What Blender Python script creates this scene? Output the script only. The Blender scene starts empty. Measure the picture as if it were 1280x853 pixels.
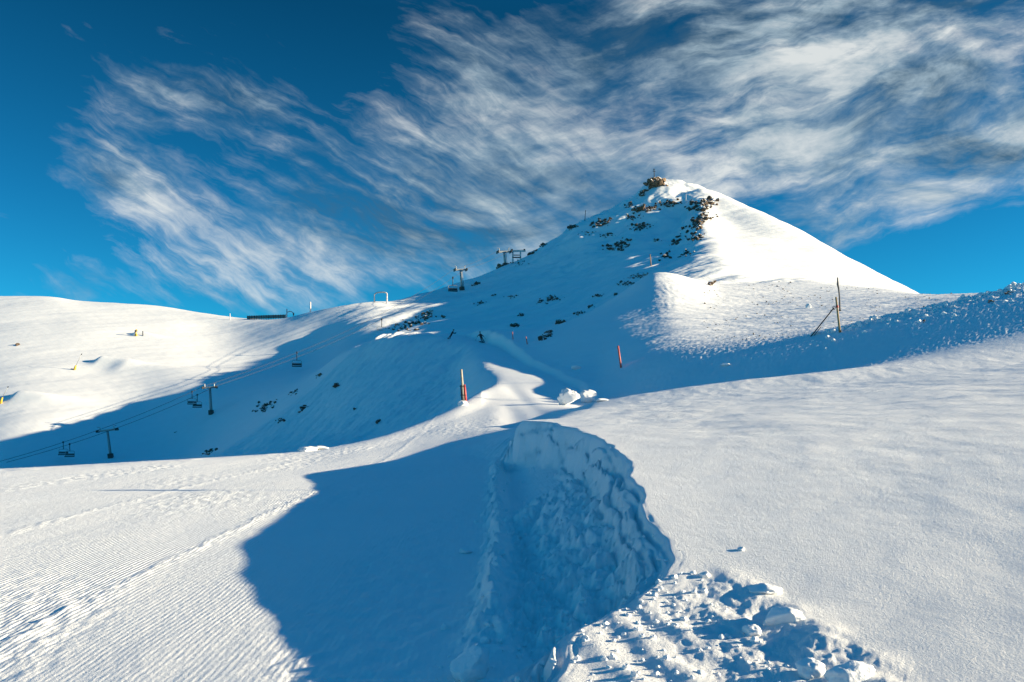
import bpy, bmesh, math, random
import numpy as np
from mathutils import Vector, Matrix

random.seed(7)
RNG = np.random.default_rng(11)
F, HX, HY = 1000.0, 640.0, 520.0          # lens in picture widths: focal length, principal column, level horizon
SUN_EL = 14.0
SL = math.tan(math.radians(SUN_EL))

scene = bpy.context.scene
COL = scene.collection

# ------------------------------------------------------------------ noise
def _h(ix, iy, seed):
    n = (ix.astype(np.int64) * 374761393 + iy.astype(np.int64) * 668265263 + seed * 1442695041) & 0xFFFFFFFF
    n = ((n ^ (n >> 13)) * 1274126177) & 0xFFFFFFFF
    n = n ^ (n >> 16)
    return (n & 0xFFFF).astype(np.float32) / 65535.0

def gnoise(x, y, seed=0):
    x0 = np.floor(x); y0 = np.floor(y)
    fx = (x - x0).astype(np.float32); fy = (y - y0).astype(np.float32)
    ix = x0.astype(np.int64); iy = y0.astype(np.int64)
    def g(dx, dy):
        a = _h(ix + dx, iy + dy, seed) * 6.2831853
        return np.cos(a) * (fx - dx) + np.sin(a) * (fy - dy)
    ux = fx * fx * fx * (fx * (fx * 6 - 15) + 10); uy = fy * fy * fy * (fy * (fy * 6 - 15) + 10)
    a = g(0, 0); b = g(1, 0); c = g(0, 1); d = g(1, 1)
    return (a + (b - a) * ux) * (1 - uy) + (c + (d - c) * ux) * uy

def fbm(x, y, octs, seed=0, gain=0.5):
    s = 0; a = 1.0
    for k in range(octs):
        s = s + a * gnoise(x * 2.03 ** k + 17.3 * k, y * 2.03 ** k - 9.1 * k, seed + k); a *= gain
    return s

def smooth(e0, e1, v):
    t = np.clip((v - e0) / (e1 - e0), 0, 1)
    return t * t * (3 - 2 * t)

def pchip(xk, yk, x):
    """monotone cubic through knots along the last axis; xk, yk 1-D"""
    xk = np.asarray(xk, float); yk = np.asarray(yk, float)
    h = np.diff(xk); d = np.diff(yk) / h
    m = np.zeros_like(yk)
    for i in range(1, len(xk) - 1):
        if d[i - 1] * d[i] > 0:
            w1 = 2 * h[i] + h[i - 1]; w2 = h[i] + 2 * h[i - 1]
            m[i] = (w1 + w2) / (w1 / d[i - 1] + w2 / d[i])
    m[0] = d[0]; m[-1] = d[-1]
    i = np.clip(np.searchsorted(xk, x) - 1, 0, len(xk) - 2)
    t = np.clip((x - xk[i]) / h[i], 0, 1)
    return ((1 + 2 * t) * (1 - t) ** 2 * yk[i] + t * (1 - t) ** 2 * h[i] * m[i]
            + t * t * (3 - 2 * t) * yk[i + 1] + t * t * (t - 1) * h[i] * m[i + 1])

def lin(xk, yk, x):
    return np.interp(x, xk, yk)

# ------------------------------------------------------------------ survey of the slope
# every line is a contour of the hillside walked from left to right: (bearing, rise, distance away)
# near piste level along the trail
PY = [1.2, 3, 4.5, 7.3, 10, 13, 16, 20.5, 25, 30, 38, 50, 60, 74, 86, 110, 127]
PZ = [-1.5, -1.5, -1.5, -1.57, -1.57, -1.54, -1.49, -1.40, -1.25, -0.98, -0.40, 0.60, 1.95, 3.8, 5.4, 9.5, 12.3]
def piste_z(Y):
    return pchip(PY, PZ, Y)

XW_Y = [1.2, 3, 4.2, 4.7, 5.2, 5.8, 6.5, 7.3, 10, 13, 16, 18.5, 20.5, 22, 25, 30, 36, 45]
XW_X = [0.0, .08, .35, .72, 1.02, 1.14, 1.16, 1.18, 1.35, 1.33, 1.20, .85, .16, .45, 1.3, 3.0, 3.8, 6]
ZW_Z = [-1.30, -1.27, -1.19, -1.11, -1.00, -.91, -.85, -.73, -.43, -.31, -.24, -.14, -.12, -.13, -.15, .25, .66, 1.3]

LINES = [
 # left edge of the piste / brow of the slope on the right
 [(-1500, 700, 10), (-600, 620, 15), (0, 590, 21), (200, 578, 25), (380, 565, 31), (450, 553, 34), (492, 541, 38), (562, 512, 50), (596, 492, 58),
  (620, 483, 62), (655, 504, 52), (690, 517, 42), (740, 504, 37.5), (850, 485.5, 37.5), (1000, 468, 38), (1280, 440, 38), (1500, 420, 38), (2900, 330, 38)],
 # just past it
 [(-1500, 760, 30), (-600, 670, 34), (0, 640, 45), (200, 625, 50), (380, 598, 56), (450, 580, 60), (500, 562, 62), (575, 528, 62), (598, 497, 66),
  (620, 475.5, 69), (655, 488, 60), (690, 504, 52), (740, 512, 46), (850, 512, 43), (1000, 476.5, 42), (1280, 418, 42), (1450, 383, 42), (1700, 352, 42), (2900, 320, 46)],
 # hidden dip / crest of the dark band on the right
 [(-1500, 740, 120), (-600, 670, 135), (0, 622, 140), (200, 602, 125), (380, 562, 95), (450, 546, 86), (500, 527, 82), (575, 500, 78), (597, 478, 76),
  (620, 467.5, 75.5), (655, 471, 72), (690, 481, 64), (740, 494.5, 56.5), (850, 459, 55), (1000, 423.5, 55), (1100, 402.5, 55), (1280, 363.5, 55), (1450, 328, 55), (1700, 300, 55), (2900, 330, 55)],
 # behind that
 [(-1500, 690, 175), (-600, 640, 175), (0, 602, 178), (200, 585, 178), (380, 507, 140), (450, 472, 124), (500, 455, 119), (540, 449, 113), (578, 446, 106), (600, 457, 87),
  (622, 460.5, 83), (655, 462, 81), (700, 469, 75), (740, 473, 70), (775, 460, 69.5), (800, 450, 69), (850, 437, 69), (900, 428, 70), (1000, 414, 71), (1100, 402, 71), (1280, 372, 70), (1450, 345, 70), (2900, 345, 70)],
 # lip of the trail high up / foot of the open slope
 [(-1500, 650, 195), (-600, 620, 195), (0, 594, 192), (200, 572, 205), (380, 485, 172), (450, 440, 150), (490, 420.5, 140), (530, 418, 134), (560, 419.5, 128), (590, 428, 117),
  (620, 437, 106), (655, 444, 101), (700, 431, 99), (740, 417, 97), (775, 406, 96), (800, 399, 96), (840, 391, 95), (870, 390, 96), (900, 390, 97), (1000, 383, 100), (1100, 372, 105), (1280, 366, 100), (2900, 360, 100)],
 # foot of the upper face, nose of the spur on the right
 [(-1500, 640, 205), (-600, 600, 205), (0, 562, 207), (200, 537, 228), (380, 475, 205), (450, 431, 172), (490, 426, 158), (530, 424, 150), (560, 423, 145), (590, 423, 140),
  (640, 422, 136), (700, 409, 132), (760, 378, 130), (800, 350, 130), (818, 340, 130), (835, 341, 130), (860, 347, 131), (900, 358, 134), (1000, 359, 140), (1100, 361, 140), (1180, 374, 140), (1280, 384, 140), (2900, 380, 140)],
 # lower flank
 [(-1500, 600, 225), (-600, 560, 225), (0, 520, 230), (200, 492, 255), (380, 465, 258), (450, 444, 225), (490, 428, 212), (530, 425, 212), (580, 421, 212),
  (640, 413, 213), (740, 390, 210), (790, 374, 205), (828, 363, 200), (870, 356, 200), (900, 353, 200), (1000, 352, 200), (1100, 366, 200), (1280, 388, 190), (2900, 390, 190)],
 # middle flank, crease of the bright face
 [(-1500, 500, 300), (-600, 460, 300), (0, 437, 298), (200, 449, 300), (300, 455, 303), (380, 448, 305), (450, 425, 300), (490, 418, 295), (530, 408, 297), (580, 402, 297),
  (640, 394, 297), (740, 361, 295), (790, 343, 290), (815, 339, 285), (840, 331, 295), (860, 318, 312), (872, 309, 320), (890, 305, 325), (920, 320, 305), (960, 341, 280), (1100, 368, 255), (1180, 380, 245), (1280, 392, 240), (2900, 420, 220)],
 # upper flank
 [(-1500, 420, 365), (-600, 388, 365), (0, 384, 365), (200, 397, 366), (300, 414, 352), (380, 408, 345), (450, 395, 345), (490, 388, 352), (530, 377, 370), (580, 368, 385),
  (640, 353, 400), (740, 316, 410), (800, 297, 415), (840, 292, 420), (860, 279, 426), (875, 261, 430), (900, 276, 420), (960, 301, 380), (1000, 318, 360), (1100, 358, 320), (1180, 383, 298), (1280, 404, 280), (2900, 440, 260)],
 # the crest against the sky
 [(-1500, 395, 393), (-600, 377, 393), (-200, 369, 393), (0, 371, 393), (60, 371.5, 394), (100, 377, 395), (150, 378.5, 396), (200, 382.5, 396), (250, 391, 388), (300, 398, 378), (345, 399.5, 370), (390, 390.5, 366), (420, 384, 365), (460, 378.5, 366),
  (490, 376, 374), (520, 366, 392), (560, 357, 412), (600, 345, 430), (640, 329, 448), (660, 319, 458), (680, 306, 468), (700, 294, 478), (720, 282, 488), (750, 269, 502), (780, 255, 512), (800, 241, 518),
  (815, 229, 520), (835, 227.5, 520), (850, 231.5, 516), (875, 236.5, 508), (900, 244, 498), (940, 263, 478), (980, 282, 456), (1020, 302, 434), (1060, 324, 412), (1100, 345, 392), (1140, 365, 374), (1170, 380, 360), (1280, 418, 330), (2900, 460, 300)],
 # dropping away behind
 [(-1500, 420, 600), (-600, 410, 600), (0, 402, 600), (200, 412, 600), (345, 430, 600), (460, 420, 600), (560, 400, 620), (700, 350, 640), (820, 300, 650), (900, 310, 650), (1000, 350, 600), (1170, 420, 540), (1280, 440, 500), (2900, 480, 460)],
 [(-1500, 505, 900), (2900, 505, 900)],
 [(-1500, 560, 1500), (2900, 560, 1500)],
]

# ------------------------------------------------------------------ the sheet: bearings x distances
def axis_u():
    mid = np.arange(-30, 1311, 1.6)
    l = []; s = 1.6; v = mid[0]
    while v > -1500:
        s = min(s * 1.10, 40); v -= s; l.append(v)
    r = []; s = 1.6; v = mid[-1]
    while v < 2900:
        s = min(s * 1.10, 40); v += s; r.append(v)
    return np.array(l[::-1] + list(mid) + r)

def axis_y():
    v = [1.2]
    while v[-1] < 1490:
        y = v[-1]
        st = .011 if y < 3.6 else .0046 if y < 60 else .0042 if y < 140 else .0022 if y < 530 else .04
        v.append(y * (1 + st))
    return np.array(v)

U = axis_u(); YY = axis_y(); LY = np.log(YY)
NU, NY = len(U), len(YY)
T = (U - HX) / F                                     # tangent of the bearing
X = T[:, None] * YY[None, :]
Yg = np.broadcast_to(YY[None, :], X.shape)

def gsmooth(a, n):
    k = np.exp(-0.5 * (np.arange(-3 * n, 3 * n + 1) / n) ** 2); k /= k.sum()
    p = np.pad(a, 3 * n, mode='edge')
    return np.convolve(p, k, mode='valid')

lines_u = np.arange(-1500, 2901, 4.0)
LZ = []; LD = []
for L in LINES:
    px = [p[0] for p in L]
    yy = pchip(px, [p[1] for p in L], lines_u)
    dd = np.exp(pchip(px, [math.log(p[2]) for p in L], lines_u))
    yy = gsmooth(yy, 2); dd = gsmooth(dd, 2)
    LD.append(np.interp(U, lines_u, dd)); LZ.append(np.interp(U, lines_u, (HY - yy) / F * dd))
LD = np.array(LD); LZ = np.array(LZ)

def cf(y):
    return float(lin([1, 4.5, 7.5, 13, 30], [.085, .075, .022, .005, .03], y))
NEAR = np.array([1.2, 3, 4.5, 7.3, 10, 13])
Z = np.zeros((NU, NY), np.float64)
for i in range(NU):
    t = T[i]; ye = LD[0, i]
    ks = list(NEAR[NEAR < ye * .8]); ks += list(np.linspace(max(ks[-1], 1.2), ye, 5)[1:-1])
    kz = []
    for y in ks:
        x = t * y
        zl = float(piste_z(y)) + cf(y) * np.clip(x, -4, 3)
        # blend towards the crossfall of the far end
        kz.append(zl)
    we = np.array([max(0, (y - 16) / max(ye - 16, 1e-3)) for y in ks]) if ye > 17 else np.zeros(len(ks))
    pe = float(piste_z(ye)) + cf(ye) * np.clip(t * ye, -4, 3)
    kz = list(np.array(kz) + we ** 1.5 * (LZ[0, i] - pe))
    kx = np.array(ks + list(LD[:, i])); kz = np.array(kz + list(LZ[:, i]))
    Z[i] = pchip(kx, kz, YY)

# soften the knots of the survey a little along the distance axis beyond the near ground
def blur_rows(A, n, mask_from):
    k = np.exp(-0.5 * (np.arange(-2 * n, 2 * n + 1) / n) ** 2); k /= k.sum()
    P = np.pad(A, ((0, 0), (2 * n, 2 * n)), mode='edge'); out = np.zeros_like(A)
    for j, w in enumerate(k):
        out += w * P[:, j:j + A.shape[1]]
    w = smooth(mask_from, mask_from * 1.3, YY)[None, :]
    return A * (1 - w) + out * w
Z = blur_rows(Z, 6, 60)

# ------------------------------------------------------------------ bank, trench and berm along the trail
xw = lin(XW_Y, XW_X, YY) ; zw = lin(XW_Y, ZW_Z, YY)
xw = gsmooth(xw, 5); zw = gsmooth(zw, 5)
wob = .10 * gnoise(YY * 1.1, YY * 0 + .5, 3) + .05 * gnoise(YY * 3.1, YY * 0 + 1.5, 4)
near_w = (1 - smooth(30, 40, YY))
XWg = (xw + wob * (YY < 22))[None, :] ; ZWg = zw[None, :]
dS = X - xw[None, :]
S = ZWg + dS * (lin([1, 4, 6, 9, 20, 30, 38], [.08, .07, .05, .036, .046, .068, .082], YY)[None, :] + .040 * (1 - np.exp(-np.maximum(dS, 0) / (.26 * Yg))) + -.03 * (1 - smooth(3.5, 5.5, Yg)) * (1 - smooth(.7, 1.3, dS)))
S = S + .05 * fbm(X * .35, Yg * .35, 3, 21) * smooth(0, 3, X - XWg)
width = lin([1.2, 4, 5.2, 6.2, 18, 20.5, 23, 28, 36], [.7, .6, .5, .38, .42, .5, 1.2, 5.0, 7.0], YY)[None, :]
dW = X - XWg
facen = (.095 * fbm(Yg * .42, dW * 6.5, 3, 31) + .038 * fbm(Yg * 1.3, dW * 18, 3, 33)) * (1 - smooth(20, 26, Yg))
wS = smooth(-1, 0.05, (dW + facen) / width)
crisp = (1 - smooth(21, 30, Yg))
fg = (1 - smooth(30, 37.5, Yg))                       # the bank is gone past this, the survey takes over
Zb = Z * (1 - wS) + np.maximum(S, Z - .3) * wS
Z = Z * (1 - fg) + Zb * fg

# trench floor, a little above the piste, and its berm
trench = smooth(-.15, .15, X + .05) * (1 - wS) * (1 - smooth(19, 22, Yg)) * smooth(4.2, 5.4, Yg)
Z = Z + trench * lin([1, 5, 6, 7.2, 8.5, 10, 11.5, 13, 16, 20, 24], [.1, .16, .30, .46, .54, .54, .46, .38, .42, .50, .3], YY)[None, :] * smooth(-.25, 1.0, X)
xb = lin([1, 5.8, 9, 11.5, 16, 22, 30], [-.10, -.13, -.12, -.17, -.30, -.42, -.5], YY)[None, :]
bn = fbm(X * 3.4, Yg * 2.8, 4, 41) + .5 * fbm(X * 8, Yg * 6, 3, 44)
berm = np.exp(-((X - xb + .08 * bn) / .15) ** 2) * (1 - smooth(20, 25, Yg)) * smooth(4.3, 6.0, Yg)
Z = Z + berm * (.19 + .15 * bn)
# slow heaps in the trench and a cross heap near the far end
rough = np.clip(trench + .0, 0, 1)
heap = np.exp(-((Yg - 10.8 - .8 * X) / .9) ** 2) * rough
Z = Z + .12 * heap * (1 + fbm(X * 2, Yg * 2, 2, 8))
rn = fbm(X * 4.2, Yg * 3.4, 4, 51, .55) + .45 * fbm(X * 11, Yg * 8.5, 4, 56, .6)
rough_amt = rough * (1 - .8 * smooth(11.5, 13, Yg)) * .12
Z = Z + rough_amt * rn
# the wall face: layered, lumpy
face = 4 * wS * (1 - wS) * (1 - smooth(22, 28, Yg))
Z = Z + face * (.13 * fbm(dW * 8, Yg * .6, 3, 61) + .045 * fbm(dW * 20, Yg * 1.8, 3, 66))
# slumped debris closest to the camera: ridged chunks
edge_n = gnoise(X * 2.1, Yg * 2.1, 5)
xr = lin([2, 3, 4.2, 4.8, 5.6, 6.2], [1.75, 1.68, 1.58, 1.48, 1.12, .9], YY)[None, :]
deb = (1 - smooth(4.75, 5.35, Yg + .35 * edge_n)) * smooth(-.30, .15, X - XWg) * (1 - smooth(-.10, .16, X - xr + .12 * edge_n))
hard = smooth(.55, 1.1, X - .10 * (4.5 - Yg))            # the clods lie thicker towards the right
d1 = fbm(X * 5.5, Yg * 4.6, 4, 71, .55); d2 = np.abs(fbm(X * 9, Yg * 8, 3, 77))
Z = Z + deb * (.004 + .0115 * hard) * (d1 + .55 * (.35 - d2)) * 1.25
gul = np.exp(-((X - xr + .02) / .13) ** 2) * (1 - smooth(4.9, 5.6, Yg))
Z = Z + gul * .035 * (gnoise(X * 3, Yg * 2.2, 78) + .35)
runnel = np.sin((X + .28 * Yg) * 21 + 4 * gnoise(X * 1.6, Yg * 1.6, 9)) * .008 * deb * (1 - .7 * hard)
Z = Z + runnel

# ------------------------------------------------------------------ windrow along the right of the upper trail
W2 = [(742, 484, 57), (733, 476, 62), (715, 468, 68), (701, 461, 74), (685, 455, 80), (668, 449, 86), (651, 437, 97), (636, 428, 108), (620, 420, 115), (600, 415.5, 124), (585, 414, 134)]
w2 = [((p - HX) / F * d, d) for p, _, d in W2]
w2y = np.array([b for a, b in w2]); w2x = np.array([a for a, b in w2])
xw2 = np.interp(YY, w2y, w2x)[None, :]
inr = smooth(55, 59, Yg) * (1 - smooth(122, 140, Yg))
wob2 = .28 * gnoise(Yg * .22, X * .1, 12)
d_ = X - xw2 + wob2
prof = np.where(d_ < 0, smooth(-.9, 0, d_), 1 - smooth(0.2, 22, d_))
wh = lin([55, 62, 74, 86, 100, 115, 128, 140], [.4, .48, .48, .62, 1.35, 1.9, 1.7, .6], YY)[None, :]
Z = Z + inr * prof * wh * (1 + .15 * fbm(X * .5, Yg * .3, 3, 14) * (1 - smooth(1, 4, d_))) * (d_ > -9) 

# ------------------------------------------------------------------ relief of the hillsides
far = smooth(60, 110, Yg)
PXg = np.broadcast_to(U[:, None], X.shape)
# coordinates along / across the fall line of the big face (it runs down to the left, towards the viewer)
al = (X * .80 + Yg * .60); ac = (-X * .60 + Yg * .80)
mtn = smooth(380, 520, PXg) * smooth(150, 190, Yg)
sunny = 1 - .7 * smooth(840, 920, PXg) * smooth(250, 300, Yg)
Z = Z + mtn * sunny * (3.2 * fbm(al * .012, ac * .035, 3, 101) + 1.4 * fbm(al * .03, ac * .12, 4, 105))
summ = mtn * smooth(300, 400, Yg) * smooth(600, 720, PXg) * (1 - smooth(850, 905, PXg))
Z = Z + summ * 2.2 * fbm(X * .06, Yg * .06, 4, 111)
# rocky spur below the summit
# hill across the valley
hill = (1 - smooth(380, 480, PXg)) * smooth(180, 230, Yg)
Z = Z + hill * (.9 * fbm(al * .010 + 3, ac * .022, 3, 121) + .10 * fbm(al * .03, ac * .25, 3, 125) + .05 * fbm(X * .25, Yg * .25, 2, 126))
for mx_, my_, mr, mh in ((128, 454, 3.6, 2.3), (172, 419, 2.0, 1.6), (24, 498, 3.2, 2.0), (158, 462, 6, 1.4)):
    i_ = int(np.argmin(np.abs(U - mx_))); j_ = int(np.where(HY - Z[i_] / YY * F <= my_)[0][0])
    Z = Z + mh * np.exp(-((X - X[i_, j_]) / np.where(X < X[i_, j_], mr * .8, mr * 5)) ** 2 - ((Yg - YY[j_]) / mr) ** 2)
# steep side below the trail: drifts down the fall line
side = smooth(60, 80, Yg) * (1 - smooth(145, 165, Yg)) * (1 - smooth(560, 620, PXg)) * smooth(150, 320, PXg)
fl = X * .55 + Yg * .83; fc = -X * .83 + Yg * .55
Z = Z + side * (.65 * fbm(fl * .05, fc * .22, 4, 131) + .34 * fbm(fl * .25, fc * .8, 4, 135, .6))
ridge_lit = smooth(360, 420, PXg) * (1 - smooth(600, 640, PXg)) * smooth(118, 140, Yg) * (1 - smooth(152, 165, Yg))
Z = Z + ridge_lit * .9 * np.abs(fbm(fl * .06, fc * .35, 3, 139))
saddle = smooth(340, 400, PXg) * (1 - smooth(560, 620, PXg)) * smooth(380, 410, Yg) * (1 - smooth(480, 520, Yg))
Z = Z + saddle * .7 * fbm(X * .06, Yg * .14, 4, 141)
# wind-packed open slope on the right: sastrugi
open_ = smooth(850, 940, PXg) * smooth(66, 80, Yg) * (1 - smooth(225, 270, Yg))
sn = fbm(X * .35 + .1 * Yg, Yg * .12, 4, 151, .6)
Z = Z + open_ * (.045 * sn + .03 * fbm(X * 1.5, Yg * .5, 3, 155, .65)) * lin([60, 90, 150, 260], [.7, 1, 1.15, 1.0], YY)[None, :]
tracks = np.exp(-((PXg - 838 - .22 * (Yg - 110)) / 14) ** 2) * smooth(88, 105, Yg) * (1 - smooth(136, 150, Yg))
Z = Z + tracks * .16 * np.abs(fbm(X * .9, Yg * .16, 2, 158))
bump2 = smooth(735, 800, PXg) * smooth(57, 62, Yg) * (1 - smooth(120, 170, Yg))
Z = Z + bump2 * .14 * fbm(al * .05, ac * .2, 3, 161)
# stony crest at the right
crest = smooth(1000, 1150, PXg) * smooth(51, 54, Yg) * (1 - smooth(60, 66, Yg))
Z = Z + crest * (.34 * fbm(X * .9, Yg * .9, 4, 171, .6) + .12)
cs = smooth(1000, 1120, PXg) * np.exp(-((Yg - 55.2 - .5 * gnoise(X * .4, Yg * .1, 174)) / .9) ** 2)
Z = Z + cs * .22 * (1 + fbm(X * .8, Yg * .8, 3, 175))
# soft undulation of the near slope and grain that every scale of snow has
slope_m = smooth(.3, 1.5, X - XWg) * (1 - smooth(37, 44, Yg))
Z = Z + slope_m * (.03 * fbm(X * .5, Yg * .3, 3, 181) + .012 * fbm(X * 1.9, Yg * 1.5, 3, 185)) * lin([1, 6, 20, 40], [.35, .6, 1.0, 1.4], YY)[None, :]
grain = .0003 * fbm(np.log(Yg) * 190, PXg * .22, 2, 191)
Z = Z + grain * Yg * slope_m * .55
gl = smooth(41, 44, Yg) * (1 - .75 * smooth(60, 82, Yg)) * (1 - smooth(140, 160, Yg)) * smooth(740, 800, PXg)
Z = Z + gl * .0011 * Yg * fbm(np.log(Yg) * 230, PXg * .22, 2, 195)
# piste: cat tracks along the trail
pm = (1 - smooth(-.7, -.4, X)) * (1 - smooth(40, 60, Yg)) * (X > -16)
trk = np.exp(-((X + 3.75 + .012 * Yg) / .10) ** 2) * .022 + np.exp(-((X + 6.6 + .02 * Yg) / .12) ** 2) * .02
Z = Z + pm * (trk * (.4 + gnoise(X * 9, Yg * 5, 205)) + .012 * fbm(X * .8, Yg * .25, 3, 201))
Z = Z + pm * .020 * fbm(X * 5.5, Yg * 4, 3, 206) * smooth(.0, .35, gnoise(X * .5, Yg * .12, 207) + .12)

def hit(px, py, ymin=0.0):
    """where the line of sight through a picture point meets the snow"""
    i = int(np.argmin(np.abs(U - px)))
    col = HY - Z[i] / YY * F
    ok = np.where((col <= py) & (YY >= ymin))[0]
    j = int(ok[0]) if len(ok) else int(np.argmin(np.where(YY >= ymin, col, 1e9)))
    d = YY[j]
    return Vector(((px - HX) / F * d, d, Z[i, j]))

def ground(x, y):
    px = HX + F * x / y
    i = np.interp(px, U, np.arange(NU)); j = np.interp(y, YY, np.arange(NY))
    i0 = min(int(i), NU - 2); j0 = min(int(j), NY - 2); fi = i - i0; fj = j - j0
    return float((Z[i0, j0] * (1 - fi) + Z[i0 + 1, j0] * fi) * (1 - fj) + (Z[i0, j0 + 1] * (1 - fi) + Z[i0 + 1, j0 + 1] * fi) * fj)

def at(px, py, d):
    return Vector(((px - HX) / F * d, d, (HY - py) / F * d))
# ------------------------------------------------------------------ materials
def new_mat(name):
    m = bpy.data.materials.new(name); m.use_nodes = True
    nt = m.node_tree; b = nt.nodes['Principled BSDF']
    return m, nt, b

def N(nt, typ, **kw):
    n = nt.nodes.new(typ)
    for k, v in kw.items():
        if k in n.inputs: n.inputs[k].default_value = v
        else: setattr(n, k, v)
    return n

def noise(nt, vec, scale, detail=4, rough=.55, dist=0.0, dim='3D'):
    n = nt.nodes.new('ShaderNodeTexNoise'); n.noise_dimensions = dim
    n.inputs['Scale'].default_value = scale; n.inputs['Detail'].default_value = detail
    n.inputs['Roughness'].default_value = rough; n.inputs['Distortion'].default_value = dist
    if vec is not None: nt.links.new(vec, n.inputs['Vector'])
    return n

def mapping(nt, vec, scale=(1, 1, 1), rot=(0, 0, 0), loc=(0, 0, 0)):
    n = nt.nodes.new('ShaderNodeMapping')
    n.inputs['Scale'].default_value = scale; n.inputs['Rotation'].default_value = rot; n.inputs['Location'].default_value = loc
    nt.links.new(vec, n.inputs['Vector']); return n.outputs[0]

def mathn(nt, op, a, b=None, clamp=False):
    n = nt.nodes.new('ShaderNodeMath'); n.operation = op; n.use_clamp = clamp
    for k, v in enumerate((a, b)):
        if v is None: continue
        if isinstance(v, (int, float)): n.inputs[k].default_value = v
        else: nt.links.new(v, n.inputs[k])
    return n.outputs[0]

def ramp(nt, fac, stops):
    n = nt.nodes.new('ShaderNodeValToRGB'); e = n.color_ramp.elements
    while len(e) < len(stops): e.new(.5)
    for k, (p, c) in enumerate(stops):
        e[k].position = p; e[k].color = (*c, 1) if len(c) == 3 else c
    nt.links.new(fac, n.inputs[0]); return n.outputs[0]

def bump(nt, height, strength, dist, normal=None):
    n = nt.nodes.new('ShaderNodeBump'); n.inputs['Strength'].default_value = strength; n.inputs['Distance'].default_value = dist
    nt.links.new(height, n.inputs['Height'])
    if normal is not None: nt.links.new(normal, n.inputs['Normal'])
    return n.outputs[0]

def snow_mat(name, layers, base=(.84, .855, .87), tint=.03):
    """layers: (scale xyz, rotation z, detail, roughness, strength, distance)"""
    m, nt, b = new_mat(name)
    geo = nt.nodes.new('ShaderNodeNewGeometry'); pos = geo.outputs['Position']
    nrm = None
    for sc, rz, det, ro, st, di in layers:
        v = mapping(nt, mapping(nt, pos, rot=(0, 0, rz)), scale=sc)
        nrm = bump(nt, noise(nt, v, 1.0, det, ro).outputs['Fac'], st, di, nrm)
    n = noise(nt, pos, .35, 6, .6)
    c = ramp(nt, n.outputs['Fac'], [(.3, tuple(x - tint for x in base)), (.7, base)])
    nt.links.new(c, b.inputs['Base Color'])
    b.inputs['Roughness'].default_value = .62; b.inputs['Specular IOR Level'].default_value = .25
    if nrm is not None: nt.links.new(nrm, b.inputs['Normal'])
    return m, nt, b, nrm

M = {}
M['slope'] = snow_mat('snow_granular', [((1.3, .9, 1.3), 0, 3, .5, .35, .12), ((24, 19, 24), 0, 7, .78, .75, .016), ((90, 75, 90), 0, 3, .65, .75, .008)])[0]
M['mountain'] = snow_mat('snow_windpacked', [((.10, .25, .15), .6, 5, .6, .5, .8), ((1.6, .45, 1.2), .5, 8, .72, .26, .12)])[0]
M['hill'] = snow_mat('snow_open_hill', [((.03, .22, .1), .65, 6, .65, .22, .4), ((.6, .5, .6), 0, 5, .65, .25, .08)])[0]
# groomed snow: fine ribs along the trail
m, nt, b, nrm = snow_mat('snow_groomed', [((11, 8, 11), 0, 6, .74, .85, .022), ((70, 55, 70), 0, 3, .6, .45, .005)])
geo = nt.nodes.new('ShaderNodeNewGeometry')
warp = noise(nt, geo.outputs['Position'], .6, 2, .5)
sx = nt.nodes.new('ShaderNodeSeparateXYZ'); nt.links.new(geo.outputs['Position'], sx.inputs[0])
xx = mathn(nt, 'ADD', sx.outputs['X'], mathn(nt, 'MULTIPLY', warp.outputs['Fac'], .12))
xx = mathn(nt, 'ADD', xx, mathn(nt, 'MULTIPLY', sx.outputs['Y'], .035))
rib = mathn(nt, 'SINE', mathn(nt, 'MULTIPLY', xx, 6.2832 / .052))
patch = noise(nt, mapping(nt, geo.outputs['Position'], scale=(.55, .16, .5)), 1, 4, .6)
pm_ = ramp(nt, patch.outputs['Fac'], [(.34, (.12,) * 3), (.52, (1,) * 3)])
br = noise(nt, geo.outputs['Position'], 7, 4, .6)
far_ = ramp(nt, mathn(nt, 'MULTIPLY', sx.outputs['Y'], .02), [(.24, (1,) * 3), (.6, (0,) * 3)])
side_ = ramp(nt, mathn(nt, 'ADD', mathn(nt, 'MULTIPLY', sx.outputs['X'], .25), 1.3), [(.32, (1,) * 3), (.46, (.45,) * 3)])
pm_ = mathn(nt, 'MULTIPLY', pm_, side_)
h_ = mathn(nt, 'MULTIPLY', mathn(nt, 'MULTIPLY', mathn(nt, 'MULTIPLY', rib, pm_), far_), mathn(nt, 'SUBTRACT', mathn(nt, 'MULTIPLY', br.outputs['Fac'], 2.2), .35, True))
nt.links.new(bump(nt, h_, .6, .0060, nrm), b.inputs['Normal'])
M['piste'] = m

def simple(name, c1, c2, scale=6, rough=.7, metal=0.0, bumpd=.01):
    m, nt, b = new_mat(name)
    tc = nt.nodes.new('ShaderNodeTexCoord')
    n = noise(nt, tc.outputs['Object'], scale, 6, .6)
    nt.links.new(ramp(nt, n.outputs['Fac'], [(.3, c1), (.7, c2)]), b.inputs['Base Color'])
    b.inputs['Roughness'].default_value = rough; b.inputs['Metallic'].default_value = metal
    nt.links.new(bump(nt, n.outputs['Fac'], .4, bumpd), b.inputs['Normal'])
    return m
M['steel'] = simple('galvanised_steel', (.30, .31, .32), (.48, .48, .47), 4, .55, .35)
M['dark_steel'] = simple('dark_steel', (.02, .022, .025), (.06, .06, .065), 5, .5, .3)
M['rubber'] = simple('black_rubber', (.012, .012, .013), (.03, .03, .03), 8, .8)
M['concrete'] = simple('concrete', (.05, .048, .045), (.12, .11, .10), 5, .9)
M['wood'] = simple('weathered_wood', (.34, .29, .22), (.58, .52, .42), 9, .85)
M['tan_wood'] = simple('tan_wood', (.30, .20, .09), (.46, .33, .17), 9, .85)
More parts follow.
